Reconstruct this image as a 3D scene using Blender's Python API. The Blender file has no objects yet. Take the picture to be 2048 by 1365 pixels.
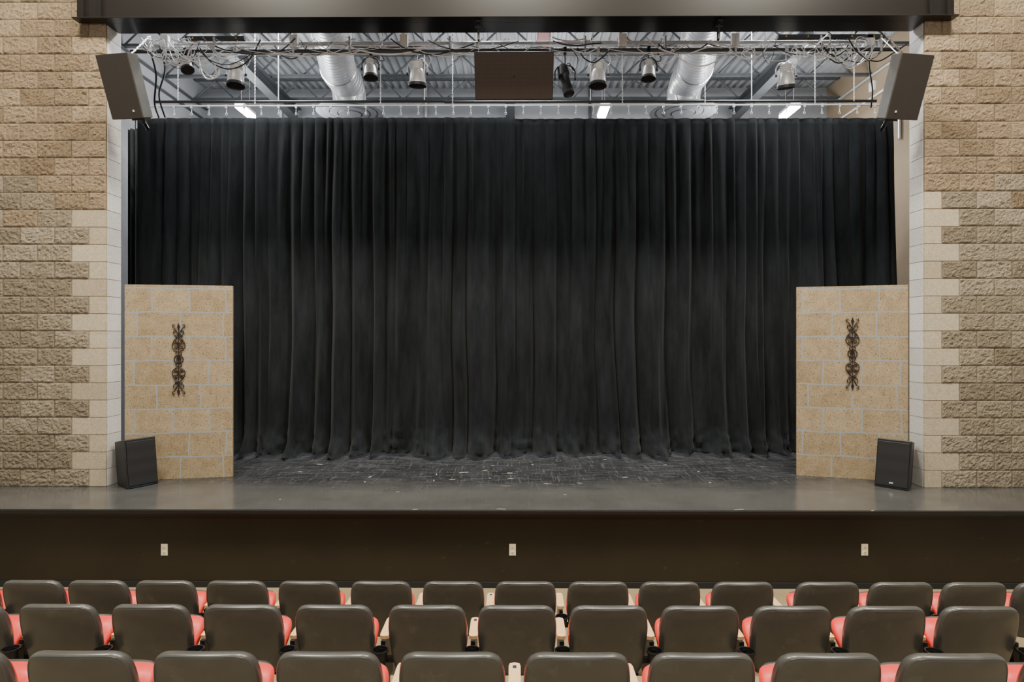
import bpy, math, random
from mathutils import Vector, Matrix, noise
random.seed(7)
F=1250.0; CZ=2.574; TH=math.radians(0.35)
def W(px,py,y):
    t=(px-1024.0)/F
    x=y*(t*math.cos(TH)-math.sin(TH))/(math.cos(TH)+t*math.sin(TH))
    d=y*math.cos(TH)-x*math.sin(TH)
    return Vector((x,y,CZ+(675-py)/F*d))
def lin(c):
    return tuple(((v/255)/12.92 if v/255<=0.04045 else ((v/255+0.055)/1.055)**2.4) for v in c)
COL=bpy.context.scene.collection
# ---------------------------------------------------------------- materials
class NT:
    def __init__(s,name):
        s.m=bpy.data.materials.new(name); s.m.use_nodes=True
        s.n=s.m.node_tree.nodes; s.l=s.m.node_tree.links
        s.b=s.n['Principled BSDF']
        s.tc=s.n.new('ShaderNodeTexCoord')
    def link(s,a,b): s.l.new(a,b)
    def noise(s,scale,detail=4,vec=None,rough=.6):
        n=s.n.new('ShaderNodeTexNoise'); n.inputs['Scale'].default_value=scale
        n.inputs['Detail'].default_value=detail; n.inputs['Roughness'].default_value=rough
        s.link(vec or s.tc.outputs['Object'],n.inputs['Vector']); return n.outputs['Fac']
    def ramp(s,fac,stops):
        r=s.n.new('ShaderNodeValToRGB'); e=r.color_ramp.elements
        while len(e)<len(stops): e.new(0.5)
        for i,(p,c) in enumerate(stops):
            e[i].position=p; e[i].color=(c[0],c[1],c[2],1)
        s.link(fac,r.inputs['Fac']); return r.outputs['Color']
    def mix(s,fac,a,b,mode='MIX'):
        n=s.n.new('ShaderNodeMix'); n.data_type='RGBA'; n.blend_type=mode
        for sock,v in ((n.inputs[0],fac),(n.inputs[6],a),(n.inputs[7],b)):
            if isinstance(v,(int,float)): sock.default_value=v
            elif isinstance(v,tuple): sock.default_value=(v[0],v[1],v[2],1)
            else: s.link(v,sock)
        return n.outputs[2]
    def math(s,op,a,b=0.0):
        n=s.n.new('ShaderNodeMath'); n.operation=op
        for sock,v in ((n.inputs[0],a),(n.inputs[1],b)):
            if isinstance(v,(int,float)): sock.default_value=v
            else: s.link(v,sock)
        return n.outputs[0]
    def mapping(s,scale=(1,1,1),src=None,rot=(0,0,0)):
        n=s.n.new('ShaderNodeMapping'); n.inputs['Scale'].default_value=scale; n.inputs['Rotation'].default_value=rot
        s.link(src or s.tc.outputs['Object'],n.inputs['Vector']); return n.outputs[0]
    def color(s,c):
        if isinstance(c,tuple): s.b.inputs['Base Color'].default_value=(c[0],c[1],c[2],1)
        else: s.link(c,s.b.inputs['Base Color'])
    def bump(s,h,strength=.3,dist=.01):
        n=s.n.new('ShaderNodeBump'); n.inputs['Strength'].default_value=strength; n.inputs['Distance'].default_value=dist
        s.link(h,n.inputs['Height']); s.link(n.outputs[0],s.b.inputs['Normal'])
    def set(s,**k):
        for a,v in k.items(): s.b.inputs[a.replace('_',' ')].default_value=v
def simple(name,rgb,rough=.5,metal=0,var=.12,vs=8,bump=0,bs=80,**k):
    t=NT(name); c=lin(rgb)
    t.color(t.ramp(t.noise(vs),[(.3,tuple(v*(1-var) for v in c)),(.7,tuple(min(1,v*(1+var)) for v in c))]))
    t.set(Roughness=rough,Metallic=metal)
    if bump: t.bump(t.noise(bs,3),bump,.005)
    t.set(**k); return t.m
def block_mat(name,lo,hi,bs=1.0,speck=.9,blotch=.6):
    t=NT(name)
    at=t.n.new('ShaderNodeAttribute'); at.attribute_name='tone'
    base=t.ramp(at.outputs['Fac'],[(0,lin(lo)),(1,lin(hi))])
    n1=t.ramp(t.noise(20,7,rough=.8),[(.38,(1,1,1)),(.60,(0,0,0))]); c=t.mix(t.math('MULTIPLY',n1,blotch),base,t.mix(1.0,base,(.58,.54,.49),'MULTIPLY'))
    n2=t.noise(85,3,rough=.85)
    sp=t.ramp(n2,[(.36,(.42,.39,.36)),(.45,(1,1,1)),(.56,(1.0,1.0,1.0)),(.68,(1.6,1.6,1.6))])
    c=t.mix(speck,c,t.mix(1.0,c,sp,'MULTIPLY'))
    t.color(c); t.set(Roughness=.95,Specular_IOR_Level=.15); t.bump(t.math('ADD',t.noise(48,7,rough=.9),t.math('MULTIPLY',n2,.4)),bs,.017); return t.m
M={}
M['splitA']=block_mat('split_face_block_lower',(144,132,113),(174,162,142))
M['splitB']=block_mat('split_face_block_upper',(142,124,101),(172,153,127))
M['quoin']=block_mat('ground_face_block',(166,154,132),(184,172,150),.2,.7,.35)
M['quoinB']=block_mat('ground_face_block_tan',(144,126,103),(168,149,124),.8,.8,.5)
M['jamb']=block_mat('jamb_block_cool_lit',(186,185,182),(206,205,202),.1,.5,.25)  # same block as the quoins, cool stage light painted in as grey
M['mortar']=simple('mortar',(130,117,97),.95,bump=.3)
M['beam']=simple('brown_painted_steel',(19,14,10),.3,0,.15,2)
M['black']=simple('black_plastic',(24,24,24),.45)
M['blackmatte']=simple('black_matte',(20,20,20),.8)
M['blackmetal']=simple('black_metal',(34,34,34),.4,.3)
M['iron']=simple('wrought_iron',(40,31,26),.5,.5)
M['chrome']=simple('galvanised_steel',(200,203,206),.28,.95,.08,6)
M['steel']=simple('zinc_steel',(200,202,204),.4,.5,.1,10)
M['lampbody']=simple('silver_lamp_housing',(232,233,234),.25,.35,.08,10)
M['white']=simple('white_enamel',(230,231,231),.4)
M['cream']=simple('ivory_plastic',(226,214,180),.35)
M['deckroof']=simple('galvanised_roof_deck',(164,167,170),.45,.3,.1,1.5)
M['joist']=simple('grey_joist_paint',(72,75,78),.5,.2)
M['darkgrey']=simple('dark_grey_lamp_paint',(62,64,67),.4,.3)
M['redsteel']=simple('red_primer_steel',(120,42,30),.6)
M['wallgrey']=simple('painted_grey_wall',(140,143,147),.85,0,.06,2,.1,40)
M['walltan']=simple('painted_tan_wall',(142,125,102),.85,0,.06,2,.1,40)
M['wood']=simple('honey_maple',(222,186,138),.35,0,.1,20)
M['blue']=simple('blue_trim',(28,58,84),.4)
M['tape']=simple('worn_white_tape',(168,163,150),.7,0,.25,30)
M['tapetan']=simple('worn_tan_tape',(140,122,98),.7,0,.2,30)
M['cableshine']=simple('black_cable_pale_shine',(214,216,218),.35)  # pale colour paints the bright shine of black cables
M['cableb']=simple('black_cable',(24,24,25),.35)
M['frame']=simple('pine_frame',(120,100,72),.7)
M['floor']=simple('tan_concrete_floor',(140,123,94),.6,0,.1,3,.1,30)
M['teal']=simple('dark_drape',(34,40,42),.8)
M['sticker']=simple('yellow_sticker',(225,180,40),.5)
t=NT('spiral_duct'); t.set(Metallic=.8,Roughness=.33); wv=t.n.new('ShaderNodeTexWave'); wv.bands_direction='Y'; wv.inputs['Scale'].default_value=3.2
t.link(t.tc.outputs['Object'],wv.inputs['Vector']); t.color(t.ramp(t.noise(5),[(.3,(.7,.72,.74)),(.7,(.88,.89,.9))])); t.bump(t.ramp(wv.outputs['Fac'],[(.85,(0,0,0)),(1,(1,1,1))]),.8,.02); M['duct']=t.m
# velvet
t=NT('black_velour'); t.color(t.ramp(t.noise(3.0,6,t.mapping((1.6,1,.35)),.7),[(.32,lin((16,18,19))),(.68,lin((32,35,37)))]))
t.set(Roughness=1.0,Sheen_Weight=.05,Sheen_Roughness=.5,Specular_IOR_Level=.04)
t.bump(t.noise(26,6,t.mapping((1,1,.22)),.7),.3,.02); M['velour']=t.m
# stage deck
t=NT('painted_stage_floor')
sx=t.n.new('ShaderNodeSeparateXYZ'); t.link(t.tc.outputs['Object'],sx.inputs[0])
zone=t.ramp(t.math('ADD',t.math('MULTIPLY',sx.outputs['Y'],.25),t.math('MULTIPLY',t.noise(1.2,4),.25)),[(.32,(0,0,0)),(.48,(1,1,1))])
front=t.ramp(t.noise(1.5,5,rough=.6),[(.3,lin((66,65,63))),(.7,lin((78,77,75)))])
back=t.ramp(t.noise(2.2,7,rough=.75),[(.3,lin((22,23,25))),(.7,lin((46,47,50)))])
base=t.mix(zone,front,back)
def mask(sc,map_,lo,hi):
    return t.ramp(t.noise(sc,3,t.mapping(*map_)),[(lo,(0,0,0)),(hi,(1,1,1))])
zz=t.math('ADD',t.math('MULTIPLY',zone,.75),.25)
c=t.mix(t.math('MULTIPLY',zz,t.math('MULTIPLY',mask(3,((1,14,1),None,(0,0,.5)),.56,.66),.35)),base,lin((110,110,110)))
c=t.mix(t.math('MULTIPLY',zz,t.math('MULTIPLY',mask(3,((14,1,1),None,(0,0,.3)),.57,.67),.3)),c,lin((110,110,110)))
c=t.mix(t.math('MULTIPLY',zz,t.math('MULTIPLY',mask(2.5,((1,18,1),None,(0,0,-.9)),.60,.66),.35)),c,lin((130,130,128)))
c=t.mix(t.math('MULTIPLY',zz,t.math('MULTIPLY',mask(50,((1,1,1),None,(0,0,0)),.62,.67),.5)),c,lin((150,149,146)))
v=t.n.new('ShaderNodeTexVoronoi'); v.inputs['Scale'].default_value=9; t.link(t.tc.outputs['Object'],v.inputs['Vector'])
dots=t.ramp(v.outputs['Distance'],[(.03,(1,1,1)),(.05,(0,0,0))])
c=t.mix(t.math('MULTIPLY',zz,t.math('MULTIPLY',dots,.6)),c,lin((190,186,176)))
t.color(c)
rr=t.ramp(t.noise(4,5),[(.3,(.24,)*3),(.7,(.40,)*3)]); t.link(t.mix(zone,(.17,.17,.17),rr),t.b.inputs['Roughness']); t.bump(t.noise(25,4),.05,.005); M['deck']=t.m
# fascia
t=NT('dark_painted_fascia')
base=t.ramp(t.noise(.8,5),[(.3,lin((22,18,12))),(.7,lin((34,29,20)))])
sc=t.ramp(t.noise(9,6,t.mapping((1,1,2.0),None,(0,.6,0)),.75),[(.62,(0,0,0)),(.74,(1,1,1))])
t.color(t.mix(t.math('MULTIPLY',sc,.35),base,lin((104,94,74)))); t.set(Roughness=.3); M['fascia']=t.m
# seat plastic
t=NT('charcoal_seat_plastic')
base=t.ramp(t.noise(3,4),[(.3,lin((60,59,56))),(.7,lin((74,73,69)))])
oi=t.n.new('ShaderNodeObjectInfo')
va=t.n.new('ShaderNodeVectorMath'); va.operation='ADD'; t.link(t.tc.outputs['Object'],va.inputs[0]); t.link(oi.outputs['Random'],va.inputs[1])
sm=t.ramp(t.noise(6,6,va.outputs[0],.75),[(.56,(0,0,0)),(.75,(1,1,1))])
t.color(t.mix(t.math('MULTIPLY',sm,.3),base,lin((120,116,108)))); t.set(Roughness=.30,Specular_IOR_Level=.6); t.bump(t.noise(300,2),.08,.002); M['shell']=t.m
M['redfab']=simple('red_upholstery',(216,56,48),.42,0,.12,6,.15,200)
# painted flat
def flatmat(name,seed):
    t=NT(name)
    sx=t.n.new('ShaderNodeSeparateXYZ'); t.link(t.tc.outputs['Object'],sx.inputs[0])
    nz=t.noise(2.2,2); cx=t.n.new('ShaderNodeCombineXYZ')
    t.link(t.math('ADD',t.math('ADD',sx.outputs['X'],seed),t.math('MULTIPLY',nz,.06)),cx.inputs[0])
    t.link(t.math('ADD',sx.outputs['Z'],t.math('MULTIPLY',nz,.05)),cx.inputs[1])
    b=t.n.new('ShaderNodeTexBrick'); t.link(cx.outputs[0],b.inputs['Vector']); b.offset=.45; b.squash=1.15; b.squash_frequency=3
    for k,vv in (('Scale',1),('Mortar Size',.009),('Mortar Smooth',.2),('Bias',0),('Brick Width',.43),('Row Height',.298)): b.inputs[k].default_value=vv
    b.inputs['Color1'].default_value=(0,0,0,1); b.inputs['Color2'].default_value=(1,1,1,1); b.inputs['Mortar'].default_value=(.5,.5,.5,1)
    c=t.mix(b.outputs['Color'],lin((144,127,100)),lin((157,141,115)))
    c=t.mix(t.ramp(t.noise(7,7,rough=.78),[(.38,(0,0,0)),(.62,(.9,.9,.9))]),c,t.mix(1.0,c,(.72,.66,.56),'MULTIPLY'))
    sp=t.ramp(t.noise(70,3,rough=.5),[(.35,(.16,.13,.10)),(.42,(1,1,1))])
    sp2=t.ramp(t.noise(38,5,rough=.7),[(.57,(0,0,0)),(.70,(.55,.55,.55))])
    c=t.mix(.9,c,t.mix(1.0,c,sp,'MULTIPLY')); c=t.mix(sp2,c,lin((184,174,152)))
    mm=t.math('MULTIPLY',b.outputs['Fac'],t.ramp(t.noise(6,5),[(.35,(.6,)*3),(.6,(1,)*3)]))
    c=t.mix(mm,c,lin((128,136,142)))
    t.color(c); t.set(Roughness=.75); t.bump(t.noise(90,3),.2,.004); return t.m
M['flatL']=flatmat('painted_stone_canvas',.1); M['flatR']=flatmat('painted_stone_canvas_two',.33)
def grille(name,rgb):
    t=NT(name); v=t.n.new('ShaderNodeTexVoronoi'); v.inputs['Scale'].default_value=110; v.inputs['Randomness'].default_value=0
    t.link(t.tc.outputs['Object'],v.inputs['Vector']); c=lin(rgb)
    t.color(t.ramp(v.outputs['Distance'],[(.25,tuple(q*.45 for q in c)),(.4,c)])); t.set(Roughness=.5,Metallic=.2); return t.m
M['grille']=grille('perforated_grille',(60,53,47)); M['grilleb']=grille('black_perforated_grille',(34,34,35))
M['spkside']=simple('grey_speaker_side',(74,73,72),.5)
def emis(name,rgb,s):
    t=NT(name); t.color(rgb); t.b.inputs['Emission Color'].default_value=rgb+(1,); t.set(Emission_Strength=s); return t.m
M['tube']=emis('lit_diffuser',(1,.97,.9),60)
# ---------------------------------------------------------------- mesh builder
class MB:
    def __init__(s): s.v=[];s.f=[];s.mi=[];s.T=Matrix.Identity(4);s.m=0
    def add(s,vs,fs):
        o=len(s.v); s.v+=[tuple(s.T@Vector(p)) for p in vs]; s.f+=[tuple(i+o for i in f) for f in fs]; s.mi+=[s.m]*len(fs); return s
    def box(s,x0,x1,y0,y1,z0,z1):
        return s.add([(x0,y0,z0),(x1,y0,z0),(x1,y1,z0),(x0,y1,z0),(x0,y0,z1),(x1,y0,z1),(x1,y1,z1),(x0,y1,z1)],
            [(3,2,1,0),(4,5,6,7),(0,1,5,4),(1,2,6,5),(2,3,7,6),(3,0,4,7)])
    def prism(s,poly,z0,z1,top=None):
        n=len(poly); zt=top or [z1]*n
        vs=[(x,y,z0) for x,y in poly]+[(poly[i][0],poly[i][1],zt[i]) for i in range(n)]
        fs=[tuple(range(n-1,-1,-1)),tuple(range(n,2*n))]+[(i,(i+1)%n,n+(i+1)%n,n+i) for i in range(n)]
        return s.add(vs,fs)
    def lathe(s,prof,n=24,arc=True):
        vs=[];fs=[]
        for r,z in prof:
            for k in range(n):
                a=2*math.pi*k/n; vs.append((r*math.cos(a),r*math.sin(a),z))
        for i in range(len(prof)-1):
            for k in range(n):
                k2=(k+1)%n; fs.append((i*n+k,i*n+k2,(i+1)*n+k2,(i+1)*n+k))
        fs.append(tuple(range(n-1,-1,-1))); fs.append(tuple((len(prof)-1)*n+k for k in range(n)))
        return s.add(vs,fs)
    def tube(s,pts,r,n=8,closed=False):
        P=[Vector(p) for p in pts]; m=len(P); vs=[];fs=[]; prev=None
        for i in range(m):
            if closed: tg=P[(i+1)%m]-P[i-1]
            else: tg=P[min(i+1,m-1)]-P[max(i-1,0)]
            tg.normalize()
            if prev is None:
                up=Vector((0,0,1)) if abs(tg.z)<.9 else Vector((0,1,0)); a=tg.cross(up).normalized()
            else: a=(prev-tg*prev.dot(tg)).normalized()
            prev=a; b=tg.cross(a); rr=r[i] if isinstance(r,list) else r
            for k in range(n):
                q=2*math.pi*k/n; vs.append(P[i]+a*rr*math.cos(q)+b*rr*math.sin(q))
        for i in range(m if closed else m-1):
            j=(i+1)%m
            for k in range(n):
                k2=(k+1)%n; fs.append((i*n+k,j*n+k,j*n+k2,i*n+k2))
        if not closed: fs.append(tuple(range(n))); fs.append(tuple((m-1)*n+k for k in range(n-1,-1,-1)))
        return s.add(vs,fs)
    def mesh(s,name,mats,smooth=False):
        me=bpy.data.meshes.new(name); me.from_pydata(s.v,[],s.f)
        for m in (mats if isinstance(mats,list) else [mats]): me.materials.append(m)
        me.polygons.foreach_set('material_index',s.mi)
        if smooth: me.polygons.foreach_set('use_smooth',[True]*len(s.f))
        me.update()
        import bmesh
        bm=bmesh.new(); bm.from_mesh(me); bmesh.ops.recalc_face_normals(bm,faces=bm.faces); bm.to_mesh(me); bm.free()
        if smooth: 
            try: me.set_sharp_from_angle(angle=math.radians(45))
            except Exception: pass
        return me
    def make(s,name,mats,parent=None,smooth=False,bevel=0,**k):
        return mk(name,s.mesh(name,mats,smooth),parent,bevel,**k)
def mk(name,me,parent=None,bevel=0,loc=None,rot=None,**k):
    o=bpy.data.objects.new(name,me); COL.objects.link(o)
    if parent: o.parent=parent
    if loc is not None: o.location=loc
    if rot is not None: o.rotation_euler=rot
    if bevel:
        b=o.modifiers.new('bevel','BEVEL'); b.width=bevel; b.segments=2; b.limit_method='ANGLE'
    for a,v in k.items(): o[a]=v
    return o
def top(name,loc,label,category,rot=(0,0,0),group=None):
    o=bpy.data.objects.new(name,None); o.empty_display_size=.1; COL.objects.link(o)
    o.location=loc; o.rotation_euler=rot; o['label']=label; o['category']=category
    if group: o['group']=group
    return o
def catm(pts,n=8,closed=False):
    P=[Vector(p) for p in pts]; out=[]; m=len(P)
    for i in range(m if closed else m-1):
        if closed: a,b,c,d=P[i-1],P[i],P[(i+1)%m],P[(i+2)%m]
        else: a,b,c,d=P[max(i-1,0)],P[i],P[i+1],P[min(i+2,m-1)]
        for k in range(n):
            t=k/n; out.append(.5*((2*b)+(c-a)*t+(2*a-5*b+4*c-d)*t*t+(-a+3*b-3*c+d)*t**3))
    if not closed: out.append(P[-1])
    return out
# ---------------------------------------------------------------- setting
WY=7.31; JD=.27; ZS=.82; CR=.2032
xl=W(213,600,WY).x; xr=W(1848,600,WY).x
def wall(side):
    sg=-1 if side=='left' else 1; xe=xl if sg<0 else xr
    b=MB(); tone=[]
    def put(x0,x1,z0,z1,mi,rough):
        a,c=min(x0,x1)+.004,max(x0,x1)-.004; z0+=.004; z1-=.004
        b.m=mi; tn=random.random(); nf=len(b.f)
        nx,nz=(max(6,int((c-a)/.014)),14) if rough else (2,2)
        off=random.random()*.006 if rough else 0
        vs=[];fs=[]
        for j in range(nz+1):
            for i in range(nx+1):
                u=i/nx; w=j/nz; x=a+(c-a)*u; z=z0+(z1-z0)*w
                if rough:
                    e=min(min(u,1-u)*(c-a),min(w,1-w)*(z1-z0)); e=min(1,.25+e/.02)
                    d=.003+e*(.006+off+.012*(.7*noise.noise(Vector((x*7,z*10,off*999)))+.8*noise.noise(Vector((x*26,z*30,3)))+.6*noise.noise(Vector((x*60,z*60,9)))))
                    y=WY-max(.001,d)
                else: y=WY-.002
                vs.append((x,y,z))
        for j in range(nz):
            for i in range(nx):
                p=j*(nx+1)+i; fs.append((p,p+1,p+nx+2,p+nx+1))
        ring=[i for i in range(nx+1)]+[j*(nx+1)+nx for j in range(1,nz+1)]+[nz*(nx+1)+i for i in range(nx-1,-1,-1)]+[j*(nx+1) for j in range(nz-1,0,-1)]
        o=len(vs); vs+=[(vs[r][0],WY+.02,vs[r][2]) for r in ring]
        for k in range(len(ring)):
            k2=(k+1)%len(ring); fs.append((ring[k2],ring[k],o+k,o+k2))
        b.add(vs,fs); tone.extend([tn]*(len(b.f)-nf))
    for n in range(32):
        z0=ZS+n*CR; z1=z0+CR
        upper=n>=16 if sg<0 else n>=17
        q=.406 if n%2 else .203
        put(xe,xe+sg*q,z0,z1,3 if upper else 2,upper)
        x=q
        while x<2.9:
            w=.406
            up=n+random.uniform(-2.5,2.5)>=16.5
            put(xe+sg*x,xe+sg*(x+w),z0,z1,1 if up else 0,True); x+=w
        b.m=4; nf=len(b.f); g=.003
        xa,xb=sorted((xe-sg*.0,xe+sg*.12)); 
        b.box(xa,xb,WY+.021,WY+JD,z0+g,z1-g); tone.extend([random.random()]*(len(b.f)-nf))
    b.m=5; nf=len(b.f)
    xa,xb=sorted((xe+sg*.006,xe+sg*2.95)); b.box(xa,xb,WY+.002,WY+JD-.01,0,ZS+32*CR); tone.extend([0]*(len(b.f)-nf))
    me=bpy.data.meshes.new('wall_'+side); me.from_pydata(b.v,[],b.f)
    for k in ('splitA','splitB','quoin','quoinB','jamb','mortar'): me.materials.append(M[k])
    me.polygons.foreach_set('material_index',b.mi)
    at=me.attributes.new('tone','FLOAT','FACE'); at.data.foreach_set('value',tone); me.update()
    mk('wall_'+side,me,kind='structure')
wall('left'); wall('right')
MB().box(xl,xr,WY,WY+JD,6.95,7.95).make('wall_header',M['walltan'],kind='structure')
BX0,BX1=-6.45,6.45; BY=13.0; ZC=7.75
MB().box(BX0,BX1,BY,BY+.15,0,ZC).make('wall_back',M['wallgrey'],kind='structure')
MB().box(BX0-.15,BX0,WY+JD,BY+.15,0,ZC).make('wall_stage_left',M['wallgrey'],kind='structure')
MB().box(BX1,BX1+.15,WY+JD,BY+.15,0,ZC).make('wall_stage_right',M['walltan'],kind='structure')
b=MB(); x=BX0-.1; prof=[]
while x<BX1+.1:
    prof+=[(x,ZC),(x+.06,ZC),(x+.075,ZC+.05),(x+.135,ZC+.05)]; x+=.15
n=len(prof); vs=[(p[0],WY,p[1]) for p in prof]+[(p[0],BY+.15,p[1]) for p in prof]
b.add(vs,[(i,i+1,n+i+1,n+i) for i in range(n-1)]); b.make('ceiling',M['deckroof'],kind='structure')
MB().box(-8,8,4.28,6.5,-.1,0).box(-8,8,3.22,4.28,-.1,.255).box(-8,8,-1.5,3.22,-.1,.475).make('floor',M['floor'],kind='structure')
# stage
YF=6.32
st=top('stage',(0,YF,0),'raised stage with scuffed black painted floor and dark fascia','stage')
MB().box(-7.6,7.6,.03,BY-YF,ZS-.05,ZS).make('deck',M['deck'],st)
MB().box(-7.6,7.6,.10,.16,0,ZS-.05).make('front_panel',M['fascia'],st)
MB().box(-7.6,7.6,.0,.032,ZS-.035,ZS-.001).make('edge_nosing',M['blackmetal'],st,bevel=.004)
MB().box(-7.6,7.6,.035,.10,ZS-.075,ZS-.05).make('support_rail',M['fascia'],st)
MB().box(-7.6,7.6,.085,.10,0,.06).make('toe_board',M['blackmatte'],st)
for px in (329,1025,1729):
    p=W(px,1100,YF+.1)
    e=top('power_outlet',p,'ivory duplex power outlet on dark stage front','outlet',group='outlets on the stage front')
    MB().box(-.034,.034,-.006,0,-.06,.06).make('cover_plate',M['cream'],e,bevel=.002)
    for dz in (-.026,.026):
        r=MB(); r.T=Matrix.Translation((0,-.006,dz))@Matrix.Rotation(math.pi/2,4,'X'); r.lathe([(.017,-.0),(.017,.003),(.015,.004)],20)
        r.T=Matrix.Translation((0,-.0105,dz)); r.m=1
        r.box(-.007,-.004,-.001,.002,-.004,.006).box(.004,.007,-.001,.002,-.004,.006).box(-.002,.002,-.001,.002,-.012,-.008)
        r.make('receptacle',[M['cream'],M['blackmatte']],e)
# header beam
pa=W(150,38,7.18); pb=W(1912,38,7.18); zb=6.245
e=top('proscenium_beam',(0,7.18,zb),'dark brown painted steel header beam over the stage opening','steel beam')
MB().box(pa.x,pb.x,.03,.09,.02,.75).make('web_plate',M['beam'],e)
MB().box(pa.x-.02,pb.x+.02,-.03,.1,0,.015).make('front_flange',M['beam'],e,bevel=.003)
MB().box(xl+.01,xr-.01,.10,.345,0,.03).make('soffit_plate',M['beam'],e)
MB().box(xl+.01,xr-.01,.32,.345,.03,.7).make('rear_plate',M['beam'],e)
for x in (pa.x+.1,pa.x+.3,pb.x-.3,pb.x-.1):
    MB().box(x-.008,x+.008,-.02,.03,.02,.75).make('stiffener',M['beam'],e)
for px in (957,1437):
    p=W(px,48,7.3); e=top('beam_clamp',(p.x,7.3,zb),'black steel clamp bolted under header beam','clamp',group='clamps under the header beam')
    MB().box(-.03,.03,-.08,.1,-.02,0).box(-.012,.012,-.02,.03,-.2,-.02).box(-.04,.04,-.03,.04,-.07,-.045).make('clamp_body',M['blackmetal'],e,bevel=.003)
    t_=MB(); t_.T=Matrix.Translation((.0,0,-.03)); t_.lathe([(.008,-.07),(.008,.03),(.016,.03),(.016,.045)],8); t_.make('bolt',M['steel'],e)
# ---------------------------------------------------------------- curtain
YC=9.41; ZT=W(1030,237,YC).z
def curtain(xa,xb,label,yo=0):
    b=MB()
    def mkfolds(wmin,wmax):
        l=[];x=xa
        while x<xb:
            w=random.uniform(wmin,wmax); l.append((x,w,random.uniform(.35,1.25),random.uniform(.6,1.7),random.uniform(.5,1.3))); x+=w
        return l
    ws=mkfolds(.09,.25); bot=[]; i=0
    while i<len(ws):
        k=random.choice([1,2,2,3,3,3]); g=ws[i:i+k]; bot.append((g[0][0],sum(q[1] for q in g),random.uniform(.5,1.25),random.uniform(.65,1.6),random.uniform(.55,1.2))); i+=k
    def fold(lst,x):
        lo=lst[0]
        for q in lst:
            if q[0]<=x: lo=q
            else: break
        u=min(1,max(0,(x-lo[0])/lo[1]))**lo[3]; s=math.sin(math.pi*u); return (max(0,s)**lo[4])*lo[2]
    nx=int((xb-xa)/.009); nz=64; vs=[]
    H=ZT-ZS
    for j in range(nz+1):
        v=j/nz; v=1-(1-v)**1.25; z0=H*(1-v)
        w=min(1,max(0,(v-.02)/.7)); w=w*w*(3-2*w)
        tp=min(1,.35+v*8)
        for i in range(nx+1):
            x=xa+(xb-xa)*i/nx
            xs=x+.09*noise.noise(Vector((x*.9,v*2.5,1)))*v+.02*noise.noise(Vector((x*5,v*5,11)))*v
            xs=min(xb-.001,max(xa,xs))
            ft=fold(ws,xs); fb=fold(bot,xs)
            y=-tp*(.085*(1-w*.65)*ft+.17*w*fb)-.05*noise.noise(Vector((x*4,v*2.5,2)))*(.2+v)*tp-.035*noise.noise(Vector((x*12,v*3,5)))*(.5+v)*tp
            z=z0
            if z0<.45:
                k=(1-z0/.45); nn=noise.noise(Vector((x*3.1,0,7))); y-=.32*k*k*(.2+fb*.8+nn*.8)+.13*k*noise.noise(Vector((x*11,z0*14,7)))
            z=max(.012+.03*(1+noise.noise(Vector((x*12,0,0)))),z0)
            vs.append((x,y,z))
    fs=[]
    for j in range(nz):
        for i in range(nx):
            p=j*(nx+1)+i; fs.append((p,p+nx+1,p+nx+2,p+1))
    b.add(vs,fs)
    o=b.make('stage_curtain',M['velour'],smooth=False,loc=(0,YC+yo,ZS),label=label,category='curtain',group='black velour curtains across the stage')
    o.data.polygons.foreach_set('use_smooth',[True]*len(o.data.polygons))
    s=o.modifiers.new('thick','SOLIDIFY'); s.thickness=.004
XA=W(277,0,YC).x; XB=W(1788,0,YC).x; XM=W(1025,0,YC).x
curtain(XA,XM+.04,'pleated black velour curtain hanging to the stage floor',-.03)
curtain(XM-.04,XB,'pleated black velour curtain hanging to the stage floor',.03)
# curtain track
zt=W(1030,208,YC).z
e=top('curtain_track',(0,YC-.06,zt),'black steel curtain track with a row of hanging carriers','curtain track')
MB().box(XA-.1,XB+.1,-.015,.015,-.055,-.035).make('rail',M['steel'],e)
r=MB(); r.tube([(XA+.3,.0,.02),(W(895,0,YC).x,.0,.02)],.022,8); r.tube([(W(890,0,YC).x,.0,.01),(XB-.3,.0,.01)],.022,8); r.make('support_pipe',M['blackmetal'],e)
me=MB()
me.box(-.015,.015,-.014,.014,-.08,-.03); me.tube([(0,0,-.07),(0,0,-.15)],.006,6)
me.tube([(.014*math.cos(a),0,-.165+.018*math.sin(a)) for a in [k*math.pi/5 for k in range(10)]],.005,5,True)
me=me.mesh('carrier',M['steel'])
k=0; x=XA+.05
while x<XB: mk('carrier',me,e,loc=(x,0,0)); x+=.262
for px in (560,850,1180,1500):
    h=MB(); x=W(px,0,YC).x; h.tube([(x,0,.03),(x,0,ZC-zt-.002)],.008,6); h.make('hanger_rod',M['steel'],e)
def leg(x0,x1,y,mat,label):
    b=MB(); vs=[];n=30
    for j in (0,1):
        for i in range(n+1):
            u=i/n; vs.append((x0+(x1-x0)*u,y+.04*math.sin(u*20),(ZS+.01) if j==0 else 5.9))
    b.add(vs,[(i,i+1,n+2+i,n+1+i) for i in range(n)]); o=b.make('masking_drape',mat,label=label,category='curtain'); o.modifiers.new('t','SOLIDIFY').thickness=.004
leg(-6.2,-5.9,9.95,M['teal'],'narrow dark teal masking drape hanging beside the curtain')
p=W(271,240,9.2); MB().tube([(p.x,9.2,ZS+.0),(p.x,9.2,5.95)],.008,6).make('pull_rope',M['cableb'],label='thin dark pull rope hanging beside the curtain',category='rope')
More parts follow.
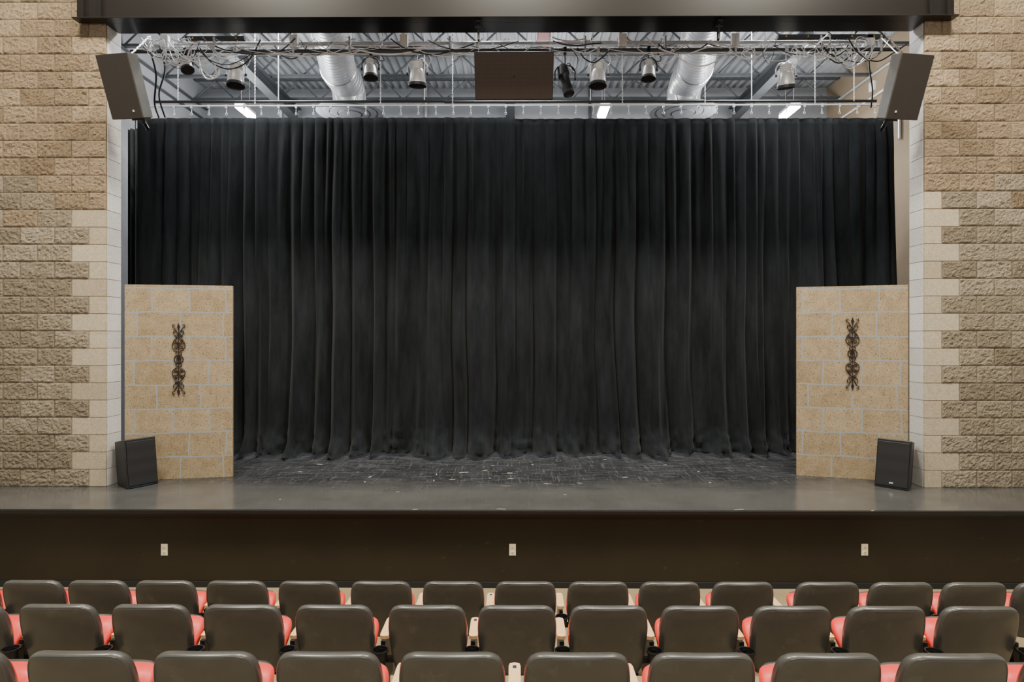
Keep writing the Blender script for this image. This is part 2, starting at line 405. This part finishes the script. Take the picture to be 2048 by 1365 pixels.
# ---------------------------------------------------------------- flats
def scenic(cx0,cy0,cx1,cy1,mat,label,hh):
    ang=math.atan2(cy1-cy0,cx1-cx0); wd=math.hypot(cx1-cx0,cy1-cy0)
    e=top('scenery_flat',(cx0,cy0,ZS),label,'stage flat',rot=(0,0,ang),group='painted stone flats beside the opening')
    MB().box(0,wd,0,.012,0,hh).make('panel',mat,e,bevel=.002)
    f=MB().box(0,.06,.012,.04,0,hh).box(wd-.06,wd,.012,.04,0,hh).box(.06,wd-.06,.012,.04,hh-.06,hh).box(.06,wd-.06,.012,.04,0,.06).box(.06,wd-.06,.012,.04,hh/2,hh/2+.06)
    f.make('frame',M['frame'],e)
    MB().prism([(wd*.5-.02,.04),(wd*.5+.02,.04),(wd*.5+.02,.5),(wd*.5-.02,.5)],0,.04).add([(wd*.5-.02,.04,1.5),(wd*.5+.02,.04,1.5),(wd*.5+.02,.04,1.44),(wd*.5-.02,.04,1.44),(wd*.5-.02,.5,.04),(wd*.5+.02,.5,.04),(wd*.5+.02,.46,.04),(wd*.5-.02,.46,.04)],
        [(0,1,5,4),(3,2,6,7),(0,4,7,3),(1,5,6,2)]).make('brace',M['frame'],e)
    return e,wd,ang
eL,wL,aL=scenic(-4.775,7.60,-3.555,7.83,M['flatL'],'tan faux stone scenery flat with blue-grey painted joints',2.40)
eR,wR,aR=scenic(3.56,7.95,4.755,7.60,M['flatR'],'tan faux stone scenery flat standing slightly angled',2.39)
def ornament(e,wd,u,zc,label):
    o=top('iron_wall_ornament',(0,0,0),label,'wall ornament',group='iron ornaments on the flats')
    o.rotation_euler=e.rotation_euler; o.scale=(.86,1,1)
    o.location=Matrix.Translation(e.location)@Matrix.Rotation(e.rotation_euler.z,4,'Z')@Vector((u,-.012,zc))
    y=0; R=.0048
    c=MB(); c.tube([(0,y,-.40),(0,y,.40)],R,6); c.box(-.075,.075,-.005,.005,.196,.206); c.box(-.075,.075,-.005,.005,-.206,-.196); c.make('centre_rod',M['iron'],o)
    def ring(b,cx,cz,rx,rz,r=R,n=24): b.tube([(cx+rx*math.cos(2*math.pi*k/n),y,cz+rz*math.sin(2*math.pi*k/n)) for k in range(n)],r,6,True)
    def spiral(b,cx,cz,r0,a0,turns,sg,r=R):
        b.tube([(cx+(r0*(1-.8*k/20))*math.cos(a0+sg*turns*2*math.pi*k/20),y,cz+(r0*(1-.8*k/20))*math.sin(a0+sg*turns*2*math.pi*k/20)) for k in range(21)],r,6)
    m=MB(); ring(m,0,0,.06,.05,.0065); ring(m,0,.012,.022,.022); ring(m,0,-.012,.03,.03)
    for s in (1,-1): ring(m,0,s*.068,.04,.026,.005)
    m.make('centre_rings',M['iron'],o)
    for s in (1,-1):
        q=MB()
        for h in (1,-1):
            q.tube(catm([(h*.02,y,s*.10),(h*.07,y,s*.13),(h*.085,y,s*.175),(h*.06,y,s*.235),(h*.012,y,s*.275)],6),.0058,6)
            spiral(q,h*.04,s*.15,.026,0 if h<0 else math.pi,1.2,h*s)
            spiral(q,h*.036,s*.225,.02,0,1.1,h)
        ring(q,0,s*.175,.02,.03)
        q.make('scroll_cage',M['iron'],o)
        f=MB()
        for h in (1,-1):
            f.tube(catm([(0,y,s*.27),(h*.03,y,s*.29),(h*.062,y,s*.315),(h*.068,y,s*.345),(h*.045,y,s*.36),(h*.03,y,s*.34)],5),.0055,6)
            f.tube(catm([(0,y,s*.30),(h*.05,y,s*.385),(h*.08,y,s*.40),(h*.075,y,s*.43),(h*.05,y,s*.425)],5),.0055,6)
            spiral(f,h*.035,s*.29,.025,math.pi/2,1.2,h)
        f.add([(0,-.008,s*.36),(.022,0,s*.40),(0,-.008,s*.455),(-.022,0,s*.40),(0,.01,s*.40)],[(0,1,2,3),(0,4,1),(1,4,2),(2,4,3),(3,4,0)])
        f.make('leaf_finial',M['iron'],o)
ornament(eL,wL,.615,1.48,'dark wrought iron scroll ornament on tan flat')
ornament(eR,wR,.635,1.55,'dark wrought iron scroll ornament on angled tan flat')
# ---------------------------------------------------------------- speakers
def floorspk(p,yaw,label,blue,mir,lean):
    e=top('floor_speaker',(p[0],p[1],ZS),label,'speaker',rot=(0,0,yaw),group='speakers on the stage floor')
    h=.56
    S=Matrix.Identity(4); lv=Matrix.Rotation(-yaw,3,'Z')@Vector((lean,0,0)); S[0][2]=lv.x; S[1][2]=lv.y
    poly=[(-.18,-.17),(.18,-.17),(.11,.18),(-.11,.18)]
    b=MB(); b.T=S; b.prism(poly,0,h,top=[h+.01,h+.01,h-.05,h-.05]); b.make('cabinet',M['black'],e,bevel=.01)
    b=MB(); b.T=S; b.box(-.165,.165,-.182,-.172,.03,h-.02); b.make('grille',M['grilleb'],e,bevel=.004)
    if blue:
        b=MB(); b.T=S; b.box(-.18,-.176,-.177,-.17,.36,h-.03); b.make('trim_strip',M['blue'],e)
        b=MB(); b.T=S; b.box(-.15,.1,-.178,-.173,.012,.018); b.make('trim_strip',M['blue'],e)
    else:
        b=MB(); b.T=S; b.box(-.02,.02,-.186,-.181,.06,.075); b.make('badge',M['steel'],e)
    c=MB(); s=mir; c.tube(catm([(0,.17,.2),(s*.05,.25,.22),(s*.1,.27,.1),(s*.12,.24,.01),(s*.2,.2,.008)],6),.004,6); c.make('cable',M['cableb'],e)
p=W(276,974,7.42); floorspk((p.x-.02,7.40),math.radians(60),'black portable loudspeaker with thin blue trim on stage floor',True,1,-.07)
p=W(1792,977,7.38); floorspk((p.x,7.38),math.radians(-48),'black portable loudspeaker standing against tan flat',False,-1,.07)
def wallspk(px,py,sg,label):
    p=W(px,py,7.0)
    e=top('hanging_speaker',p,label,'speaker',rot=(math.radians(21),0,math.radians(-9*sg)),group='speakers beside the stage opening')
    w=.195;h=.335
    MB().prism([(-w,-.15),(w,-.15),(w-.05,.06),(.10,.12),(-.10,.12),(-w+.05,.06)],-h,h).make('cabinet',M['spkside'],e,bevel=.008)
    MB().box(-w+.002,w-.002,-.166,-.151,-h+.002,h-.002).make('grille',M['grille'],e,bevel=.004)
    l=MB(); l.box(-.01,.01,-.170,-.166,-h+.07,-h+.09); l.make('badge',M['white'],e,loc=(sg*.1,0,0))
    k=MB(); k.tube([(0,.08,-h),(0,.08,-h-.05),(-sg*.05,.18,-h-.12),(-sg*.12,.26,-h-.12)],.022,8); k.box(-.08,.08,.0,.11,-h-.02,-h); k.make('bracket',M['blackmetal'],e)
    k=MB(); k.tube([(sg*.05,.08,h),(sg*.12,.33,h+.18)],.006,6); k.make('safety_cable',M['steel'],e)
wallspk(260,174,1,'dark grilled loudspeaker tilted down beside the block pier')
wallspk(1799,175,-1,'dark grilled loudspeaker tilted down beside the block pier')
p=W(1028,152,7.75); sc=F/7.75
e=top('centre_loudspeaker',p,'wide brown-black grilled loudspeaker hung on chains','speaker',rot=(math.radians(25),0,0))
w=157/sc/2; h=89/sc/2*1.0
MB().prism([(-w,-.08),(w,-.08),(w-.15,.2),(-w+.15,.2)],-h,h).make('cabinet',M['beam'],e,bevel=.01)
MB().box(-w+.012,w-.012,-.091,-.081,-h+.012,h-.012).make('grille',grille('brown_grille',(60,48,40)),e,bevel=.003)
b=MB(); b.T=Matrix.Translation((0,-.094,0))@Matrix.Rotation(math.pi/2,4,'X'); b.lathe([(.014,-.001),(.014,.002)],16); b.make('badge',M['blackmetal'],e)
def chain_mesh(L):
    b=MB(); z=0; i=0
    while z>-L:
        pts=[]
        for k in range(8):
            a=2*math.pi*k/8; u=.008*math.cos(a); v=.016*math.sin(a)
            pts.append((u,0,z-.014+v) if i%2 else (0,u,z-.014+v))
        b.tube(pts,.003,5,True); z-=.025; i+=1
    return b.mesh('chain',M['steel'])
def chain(px,py0,py1,y,lab='steel link chain hanging from the roof rigging'):
    a=W(px,py0,y); c=W(px,py1,y)
    mk('hanging_chain',chain_mesh(a.z-c.z),loc=a,label=lab,category='chain',group='chains of the lighting rig')
for px in (957,1100): chain(px,50,112,7.75,'steel link chain carrying the wide loudspeaker')
# ---------------------------------------------------------------- rig
YR=8.05
z1=W(1030,101,YR).z
a=W(262,0,YR).x; c=W(1800,0,YR).x
e=top('lighting_batten',(0,YR,z1),'dark steel lighting pipe spanning the stage opening','lighting pipe')
b=MB(); b.tube([(a,0,0),(c,0,0)],.024,10); b.make('lower_pipe',M['darkgrey'],e)
z2=W(1030,82,YR).z-z1
b=MB(); b.tube([(a+.2,0.05,z2),(c-.2,0.05,z2)],.02,10); b.make('upper_conduit',M['steel'],e)
b=MB(); b.tube([(a+.2,0.35,z2+.12),(c-.2,0.35,z2+.12)],.018,10); b.make('upper_conduit',M['white'],e)
b=MB(); b.tube([(a+.1,0.30,.10),(c-.1,0.30,.10)],.018,10); b.make('rear_pipe',M['steel'],e)
z3=W(1030,76,YR).z-z1
for q0,q1 in ((372,490),(1555,1768)):
    x0=W(q0,0,YR).x; x1=W(q1,0,YR).x
    r=MB().box(x0,x1,-.03,.03,z3-.025,z3+.025); r.make('raceway',M['darkgrey'],e,bevel=.004)
    x=x0+.1
    while x<x1-.05:
        r=MB(); r.add([(x-.015,-.031,z3-.012),(x+.015,-.031,z3-.012),(x,-.031,z3+.016)],[(0,1,2)]); r.make('warning_sticker',M['sticker'],e); x+=.28
for px in (588,808,1245,1470,1740,330):
    x=W(px,0,YR).x; r=MB().box(x-.05,x+.05,-.03,.03,z2-.08,z2+.08); r.make('junction_box',M['white'],e,bevel=.004)
for px in (300,430,588,700,900,1170,1330,1470,1640,1760):
    x=W(px,0,YR).x; r=MB().box(x-.012,x+.012,-.035,.03,-.035,z2+.05); r.make('strap',M['steel'],e)
for px in (345,520,765,905,1185,1325,1530,1700):
    chain(px,66,100,YR-.0,'steel link chain holding the lighting pipe')
for px,q1 in ((761,205),(905,205),(1245,205),(1410,205),(510,205),(1630,205),(356,200),(1708,200)):
    a_=W(px,60,9.3); mk('hanging_chain',chain_mesh(a_.z-W(px,q1,9.3).z),loc=a_,label='thin steel chain hanging down to the curtain track',category='chain',group='chains of the curtain track')
def fixture(px,py,kind,tilt,yaw,sz=1.0):
    x=W(px,0,YR).x
    zc=W(px,py,YR).z-z1
    lab={'par':'silver stage lamp hanging on a yoke from the pipe','dark':'small dark grey stage lamp hanging from the pipe','prof':'black ellipsoidal spotlight tilted under the pipe'}[kind]
    e=top('stage_light',(x,YR,z1),lab,'stage light',group='stage lights on the pipe')
    bm=M['lampbody'] if kind=='par' else (M['steel'] if kind=='dark' else M['black'])
    c=MB().box(-.02,.02,-.035,.035,-.045,.035); c.tube([(0,0,-.04),(0,0,zc+.16*sz)],.008,6); c.tube([(.02,0,-.0),(.055,0,0)],.006,6); c.make('clamp',M['blackmetal'] if kind!='par' else M['steel'],e,bevel=.004)
    R=.115*sz
    y=MB(); pts=catm([(-R-.012,0,zc),(-R-.012,0,zc+.10*sz),(-R*.6,0,zc+.165*sz),(R*.6,0,zc+.165*sz),(R+.012,0,zc+.10*sz),(R+.012,0,zc)],5); y.tube(pts,.009,6)
    y.make('yoke',M['blackmetal'] if kind!='par' else M['steel'],e)
    T=Matrix.Translation((0,0,zc))@Matrix.Rotation(yaw,4,'Z')@Matrix.Rotation(tilt,4,'X')
    h=MB(); h.T=T
    if kind=='prof':
        h.lathe([(.03,.2),(.065,.19),(.075,.12),(.08,.04),(.06,.02),(.06,-.12),(.07,-.125),(.07,-.2),(.062,-.2)],20)
    else:
        s=sz; pr=[(.03,.17),(.05,.165),(.062,.15)]
        for q in range(4): pr+=[(.078,.14-.022*q),(.066,.132-.022*q)]
        pr+=[(.085,.045),(.09,.02),(.1,-.02),(.105,-.10),(.112,-.105),(.112,-.12)]
        h.lathe([(r*s,z*s) for r,z in pr],24)
    h.make('housing',bm,e,smooth=True)
    l=MB(); l.T=T
    if kind=='prof': l.lathe([(.072,-.2),(.072,-.235),(.06,-.235),(.055,-.21)],20)
    else:
        s=sz; l.lathe([(.116*s,-.12*s),(.116*s,-.155*s),(.104*s,-.155*s),(.1*s,-.13*s)],24)
        for q in range(-3,4):
            l.box(q*.027*s-.003,q*.027*s+.003,-.09*s,.09*s,-.15*s,-.14*s)
    l.make('lens_ring',M['darkgrey'],e)
    for sx in (-1,1):
        k=MB(); k.T=Matrix.Translation((sx*(R+.015),0,zc))@Matrix.Rotation(math.pi/2,4,'Y'); k.lathe([(.018,-.01),(.018,.01)],10)
        k.make('yoke_knob',M['blackmetal'],e)
    w=MB(); w.tube(catm([(0,.0,zc+.17*sz),(.06,.05,zc+.22*sz),(.12,.03,zc+.12),(.17,.03,-.1),(.1,.02,0.0)],6),.006,6); w.make('power_lead',M['cableshine'] if kind=='par' else M['cableb'],e)
fixture(472,150,'par',-.1,.2,.98); fixture(741,138,'dark',-.15,.4,.82); fixture(835,148,'par',.1,0.1,1.0)
fixture(1130,158,'prof',-.35,.6,1.0); fixture(1196,150,'par',-.08,-.2,.98); fixture(1297,140,'dark',-.12,-.3,.82); fixture(1572,152,'par',.2,-.4,.98); fixture(372,128,'dark',-.5,.9,.7)
def cable(pts,mat,r=.007,lab='loose cable looped along the lighting pipe'):
    b=MB(); b.tube(catm(pts,8),r,6); b.make('power_cable',mat,smooth=True,label=lab,category='cable',group='cables on the lighting rig')
def CP(px,py,dy=0): return W(px,py,YR+dy)
for i in range(96):
    if i<18: x0=random.uniform(275,430)
    elif i<42: x0=random.uniform(1520,1700)
    else: x0=410+(i-42)*20+random.uniform(-20,20)
    wd=random.uniform(30,130) if i<42 else random.uniform(60,190)
    dr=random.uniform(8,50) if i<42 else random.uniform(6,36)
    y0=random.uniform(74,100)
    dy=random.choice([0,0,.28])
    q=[CP(x0,y0,dy-.03),CP(x0+wd*.2,y0+dr*.7,dy-.06-random.random()*.05),CP(x0+wd*.5,y0+dr,dy-.08),CP(x0+wd*.8,y0+dr*.6,dy-.05),CP(x0+wd,random.uniform(76,100),dy-.03)]
    cable(q,M['cableshine'] if i%4 else M['cableb'],random.choice([.004,.006,.009]))
for cx,cy in ((318,100),(345,112),(420,140),(1600,105),(1650,90),(1690,110),(1500,108),(300,92),(372,96),(1730,96)):
    R=random.uniform(12,24); q=[]; ex=random.uniform(.6,1.2); tl=random.uniform(-.5,.5)
    for k in range(15):
        a=k/14*4.2*math.pi; q.append(CP(cx+R*math.cos(a)*(1-.03*k)+4*math.sin(k*1.7),cy+R*ex*math.sin(a+tl)+3*math.cos(k*2.3),-.05-.006*k))
    cable(q,M['cableshine'],.005,'coiled black cable, shine painted pale, bunched on the lighting pipe')
cable([CP(320,98),CP(330,140,.3),CP(318,190,.8),CP(330,235,1.2)],M['cableb'],.012,'thick black cable dropping behind the pipe')
cable([CP(300,100),CP(312,150,.2),CP(309,205,.4),CP(318,236,.5)],M['cableb'],.012,'thick black cable dropping behind the pipe')
cable([CP(395,100),CP(402,140,-.05),CP(415,158,-.05),CP(436,150,-.05),CP(440,110,-.04)],M['cableshine'],.01)
cable([CP(1742,95),CP(1738,130,.3),CP(1745,180,.6),CP(1742,215,.9)],M['cableb'],.01,'thick black cable dropping behind the pipe')
for (x0,y0,x1,y1) in ((262,108,300,72),(1768,66,1806,108)):
    A=W(x0,y0,7.6); B=W(x1,y1,YR); b=MB(); n=14
    d=(B-A).normalized(); side=d.cross(Vector((0,1,0))).normalized()
    for k in range(n):
        cpt=A.lerp(B,(k+.5)/n); q=side if k%2 else Vector((0,1,0)); ln=(B-A).length/n*.62
        b.tube([cpt+d*ln*math.sin(2*math.pi*j/10)+q*.013*math.cos(2*math.pi*j/10) for j in range(10)],.005,5,True)
    b.make('hanging_chain',M['steel'],label='slanting steel chain tied to the tilted loudspeaker',category='chain',group='chains of the lighting rig')
# ---------------------------------------------------------------- roof
def duct(x0,x1,label):
    e=top('spiral_duct',(x1,11,7.0),label,'air duct',group='ducts above the stage')
    pts=catm([(x0-x1,-2.9,.02),(x0-x1,-2.2,.02),(0,-.75,.0),(0,-.30,-.02),(0,-.08,-.12),(0,-.02,-.30),(0,0,-.42)],8)
    b=MB(); b.tube(pts,.285,32); b.make('duct_pipe',M['duct'],e,smooth=True)
    for y,zz in ((-.75,0),(-1.9,.015)):
        r=MB(); xx=(x0-x1)*min(1,max(0,(-.75-y)/1.45)); r.tube([(xx+.29*math.cos(2*math.pi*k/32),y,zz+.29*math.sin(2*math.pi*k/32)) for k in range(32)],.014,6,True); r.make('joint_ring',M['chrome'],e)
    r=MB(); r.T=Matrix.Translation((0,0,-.38)); r.lathe([(.29,-.02),(.30,-.02),(.30,.02),(.29,.02)],32); r.make('joint_ring',M['chrome'],e)
    d=MB(); d.T=Matrix.Translation((0,0,-.42))
    d.lathe([(.30,.03),(.36,.01),(.57,-.03),(.58,-.045),(.55,-.05),(.46,-.03),(.45,-.05),(.36,-.05),(.34,-.03),(.33,-.06),(.22,-.07),(.2,-.05),(.19,-.08),(.02,-.085)],40)
    d.make('diffuser',M['wallgrey'],e,smooth=True)
duct(W(640,0,8.4).x,W(700,0,11).x,'galvanised spiral air duct with round ceiling diffuser')
duct(W(1425,0,8.4).x,W(1366,0,11).x,'galvanised spiral air duct with round ceiling diffuser')
def joist(y,mat=M['joist']):
    b=MB(); z0=ZC-.42; z1_=ZC-.03
    b.box(BX0,BX1,y-.04,y+.04,z1_,z1_+.03).box(BX0,BX1,y-.04,y+.04,z0,z0+.04)
    x=BX0;s=1
    while x<BX1-.4:
        b.tube([(x,y,z0 if s>0 else z1_),(x+.42,y,z1_ if s>0 else z0)],.016,6); x+=.42; s=-s
    b.make('roof_joist',mat,label='grey open web steel roof joist under the metal deck',category='roof joist',group='roof joists above the stage')
for y in (8.6,10.2,11.4,12.5): joist(y)
def ibeam(x,y0,y1,z,mat,label):
    MB().box(x-.09,x+.09,y0,y1,z,z+.015).box(x-.09,x+.09,y0,y1,z+.24,z+.255).box(x-.008,x+.008,y0,y1,z+.015,z+.24).make('roof_beam',mat,label=label,category='steel beam')
ibeam(W(1080,0,11).x,7.7,10.0,ZC-.7,M['redsteel'],'red primed steel beam below the roof deck')
ibeam(W(1030,0,11).x-.1,7.7,12.9,ZC-.72,M['joist'],'grey steel beam running to the back wall')
for px in (560,1500,360):
    ibeam(W(px,0,12).x,8.7,12.95,ZC-.70,M['joist'],'grey steel beam under the roof joists')
for px in (478,1211,1592):
    y0=11.5; p=W(px,210,y0)
    e=top('strip_light',p,'glowing white strip light hung below the roof','ceiling light',group='strip lights above the stage')
    MB().box(-.09,.09,0,.55,0.0,.05).make('housing',M['white'],e,bevel=.006)
    MB().box(-.08,.08,-.01,.56,-.05,0).make('diffuser',M['tube'],e,bevel=.01)
    for yy in (.1,.45):
        w=MB(); w.tube([(0,yy,.05),(0,yy,ZC-p.z)],.004,5); w.make('hanger_wire',M['steel'],e)
def conduit(pts,r,mat,lab): b=MB(); b.tube(catm(pts,6),r,8); b.make('conduit',mat,smooth=True,label=lab,category='conduit')
y=BY-.035
conduit([W(500,140,y),W(540,140,y),W(560,150,y),W(562,175,y),W(562,235,y)],.03,M['white'],'bent white conduit on grey wall')
conduit([W(852,150,y),W(852,235,y)],.03,M['steel'],'straight steel conduit on grey wall')
conduit([W(1180,160,y),W(1180,235,y)],.03,M['joist'],'straight grey conduit on grey wall')
xx=BX1-.028
conduit([(xx,12.6,7.3),(xx,11.2,7.3),(xx,10.6,7.25),(xx,10.5,7.0),(xx,10.5,5.9)],.025,M['steel'],'bent steel conduit on tan wall')
conduit([(xx,12.6,6.9),(xx,9.0,6.9)],.02,M['white'],'white conduit running along tan wall')
p=MB().box(-.05,.0,-.08,.08,-.08,.08).make('junction_box',M['white'],bevel=.005,loc=(BX1,11.3,7.1),label='white square junction box on tan wall',category='electrical box')
# ---------------------------------------------------------------- floor marks
def mark(px,py,wpx,hpx,mat,rot=0):
    d=(CZ-ZS)*F/(py-675); p=W(px,py,d); s=F/d
    w=wpx/s/2*.8; dep=max(.006,(hpx/s)*d/(CZ-ZS)/2*.38)
    b=MB(); n=14; vs=[]
    for k in range(n):
        a=2*math.pi*k/n; rr=random.uniform(.5,1.15); c=math.cos(a); s_=math.sin(a)
        vs.append((w*rr*math.copysign(abs(c)**.5,c),dep*rr*math.copysign(abs(s_)**.5,s_),.0015))
    b.add(vs,[tuple(range(n))]); 
    b.add([(v[0],v[1],0.0002) for v in vs],[tuple(range(n-1,-1,-1))])
    b.make('tape_mark',mat,loc=(p.x,d,ZS),rot=(0,0,rot),label='scrap of worn tape stuck on the black stage floor',category='tape mark',group='worn tape marks on the stage floor')
for q in ((928,946,30,3,0),(970,942,14,5,1),(1020,947,14,4,0),(1022,958,18,3,0),(1093,968,20,4,1),(1160,967,14,2,0),(905,960,16,2,0),(873,950,3,10,0),(868,962,3,8,0),(1012,973,18,2,1),(980,957,8,2,0),(740,955,4,8,0),(730,965,4,6,0),(1210,905+15,10,2,0),(1250,955,14,2,0),(1330,930,12,2,0),(1397,943,8,2,0),(640,930,18,2,0),(600,945,12,1.5,0),(1260,915,8,2,1),(1065,930,8,2,0),(985,932,10,2,0),(1478,1019,34,1.5,0),(1000,1019,26,1.5,0),(830,1020,16,1.5,0),(1745,1021,12,2,0),(1420,965,6,4,0),(560,1000,5,2,0),(795,985,10,1.5,0),(1130,990,12,1.5,0)):
    mark(q[0],q[1],q[2],q[3],M['tapetan'] if q[4] else M['tape'],random.uniform(-.3,.3))
# ---------------------------------------------------------------- seats
HT=.735
ctrl=[(0,.738),(.11,.736),(.168,.730),(.202,.712),(.220,.684),(.230,.645),(.236,.58),(.233,.5),(.220,.38),(.203,.31),(.175,.285),(.1,.275),(0,.273)]
loop=[(x,z) for x,z in ctrl]+[(-x,z) for x,z in ctrl[-2:0:-1]]
lp=[(v.x,v.y) for v in catm([(x,z,0) for x,z in loop],5,True)]
def slab(outline,cz,layers,recl,curve,yo=0):
    b=MB(); n=len(outline); vs=[];fs=[]
    for s,yy in layers:
        for x,z in outline:
            X=x*s; Z=cz+(z-cz)*s
            vs.append((X,yo+yy+(HT-Z)*recl+curve*(X/.22)**2,Z))
    for k in range(len(layers)-1):
        for i in range(n):
            j=(i+1)%n; fs.append((k*n+i,k*n+j,(k+1)*n+j,(k+1)*n+i))
    fs.append(tuple(range(n))); fs.append(tuple((len(layers)-1)*n+i for i in range(n-1,-1,-1)))
    return b.add(vs,fs)
me_back=slab(lp,.51,[(.05,0),(.35,0),(.65,0),(.90,.001),(.93,.003),(.945,.006),(.96,.006),(.975,.010),(.99,.017),(1,.030),(.997,.042),(.98,.052),(.9,.056),(.05,.056)],.24,.026).mesh('backrest',M['shell'],True)
me_bc=slab([(x*.92,.50+(z-.50)*.86) for x,z in lp],.50,[(.05,.058),(.95,.058),(1,.07),(.97,.085),(.85,.095),(.05,.098)],.24,.026).mesh('back_cushion',M['redfab'],True)
pc=[(0,.550),(.13,.550),(.20,.542),(.226,.515),(.231,.47),(.222,.42),(.18,.40),(0,.395)]
pl=[(x,z) for x,z in pc]+[(-x,z) for x,z in pc[-2:0:-1]]
pl=[(v.x,v.y) for v in catm([(x,z,0) for x,z in pl],4,True)]
me_sc=slab(pl,.475,[(.05,.0),(.6,.0),(.88,.008),(.97,.025),(1,.05),(.98,.08),(.05,.085)],-1.0,.0,.42).mesh('seat_cushion',M['redfab'],True)
me_pan=slab([(x*.95,z) for x,z in pl],.475,[(.05,.087),(.95,.087),(.97,.095),(.9,.12),(.05,.125)],-1.0,.0,.42).mesh('seat_pan',M['shell'],True)
ap=[(-.024,.0),(-.028,.03),(-.029,.22),(-.024,.245),(0,.255),(.024,.245),(.029,.22),(.028,.03),(.024,.0),(0,-.006)]
me_arm=MB().prism([(x,y+.17) for x,y in ap],.475,.495).mesh('armrest',M['wood'])
b=MB(); b.prism([(-.014,.14),(.014,.14),(.014,.38),(-.014,.38)],.18,.475); b.prism([(-.012,.18),(.012,.18),(.012,.30),(-.012,.30)],.0,.18); b.box(-.04,.04,.10,.38,0,.012)
b.box(-.06,.06,.17,.20,.33,.36)
me_leg=b.mesh('standard',M['blackmetal'])
b=MB(); n=24
R1,R2=.046,.039
b.T=Matrix.Translation((0,.06,.46))
pr=[(R2-.004,-.05),(R2,-.05),(R1-.004,-.006),(R1+.004,-.004),(R1+.004,.006),(R1-.004,.006),(R2-.004,-.044),(.001,-.046)]
vs=[];fs=[]
for r_,z_ in pr:
    for k in range(n):
        a=2*math.pi*k/n; vs.append((r_*math.cos(a),r_*math.sin(a),z_))
for i in range(len(pr)-1):
    for k in range(n): fs.append((i*n+k,i*n+(k+1)%n,(i+1)*n+(k+1)%n,(i+1)*n+k))
b.add(vs,fs); b.box(-.012,.012,.035,.10,-.03,-.01)
me_cup=b.mesh('cup_holder',M['blackmetal'],True)
me_tag=MB().box(-.009,.009,.37,.395,.495,.4965).mesh('seat_plaque',simple('navy_plaque',(40,44,80),.4))
rows=[(4.66,0.0,1163,[-80,55,187,323,467,613,759,905,1051,1198,1343,1491,1662,1811,1959,2105],'auditorium seats in the row nearest the stage'),
      (3.645,.255,1211,[-82,104,291,477,663,852,1034,1220,1405,1592,1783,1972],'auditorium seats in the middle row'),
      (2.667,.47,1303,[-110,144,400,650,901,1157,1412,1668,1925,2180],'auditorium seats in the rear row')]
for ry,fz,py,cs,grp in rows:
    for i,px in enumerate(cs):
        x=W(px,py,ry+.02).x
        tag=(px in (905,852,901))
        e=top('auditorium_seat',(x,ry,fz),'tip-up seat with charcoal plastic back and red cushion'+(', numbered wooden armrest' if tag else ''),'theatre seat',group=grp)
        dx=((W(cs[i+1],py,ry+.02).x-x)/2 if i+1<len(cs) else .272)
        bk=mk('backrest',me_back,e,label='charcoal moulded plastic seat back')
        if i>11 and ry>4: bk.scale=(1.03,1,1)
        if i<4 and ry>4: bk.scale=(.98,1,1)
        mk('back_cushion',me_bc,e); mk('seat_cushion',me_sc,e,label='red upholstered tip-up seat'); mk('seat_pan',me_pan,e)
        mk('armrest',me_arm,e,loc=(dx,0,0),label='honey coloured wooden armrest'); mk('standard',me_leg,e,loc=(dx,0,0)); mk('cup_holder',me_cup,e,loc=(dx,0,0))
        if tag: mk('seat_plaque',me_tag,e,loc=(dx,0,0))
# ---------------------------------------------------------------- lights
def area(name,loc,rot,sx,sy,power,col):
    l=bpy.data.lights.new(name,'AREA'); l.shape='RECTANGLE'; l.size=sx; l.size_y=sy; l.energy=power; l.color=col
    o=bpy.data.objects.new(name,l); COL.objects.link(o); o.location=loc; o.rotation_euler=rot; return o
warm=(1,.94,.80); cool=(.99,.99,1)
for x in (-4.4,0,4.4):
    area('house_and_fill_light',(x,4.0,10.0),(math.radians(18),0,0),1.4,1.0,860,warm)
area('house_and_fill_light',(0,-2.5,6.5),(math.radians(60),0,0),9,1.5,330,warm)  # broad fill added behind the camera, not a house fixture
for x in (-4,0,4): area('work_light',(x,8.6,7.4),(math.radians(8),0,0),1.4,.3,270,cool)
for px in (478,1211,1592):
    p=W(px,210,11.5); area('strip_lamp',(p.x,11.8,p.z-.08),(0,0,0),.15,.5,100,cool)
for x in (-4.5,0,4.5): area('roof_fill_light',(x,10.6,6.1),(math.pi,0,0),2.0,1.0,110,cool)  # unseen upward fill added to brighten the roof deck, no fixture
w=bpy.data.worlds.new('World'); bpy.context.scene.world=w; w.use_nodes=True
w.node_tree.nodes['Background'].inputs[0].default_value=(1,.96,.9,1); w.node_tree.nodes['Background'].inputs[1].default_value=.45
cam=bpy.data.cameras.new('camera'); co=bpy.data.objects.new('camera',cam); COL.objects.link(co)
co.location=(0,0,CZ); co.rotation_euler=(math.pi/2,0,TH); cam.sensor_width=36; cam.lens=F/2048*36; cam.shift_y=-7.5/2048; cam.clip_start=.05
bpy.context.scene.camera=co
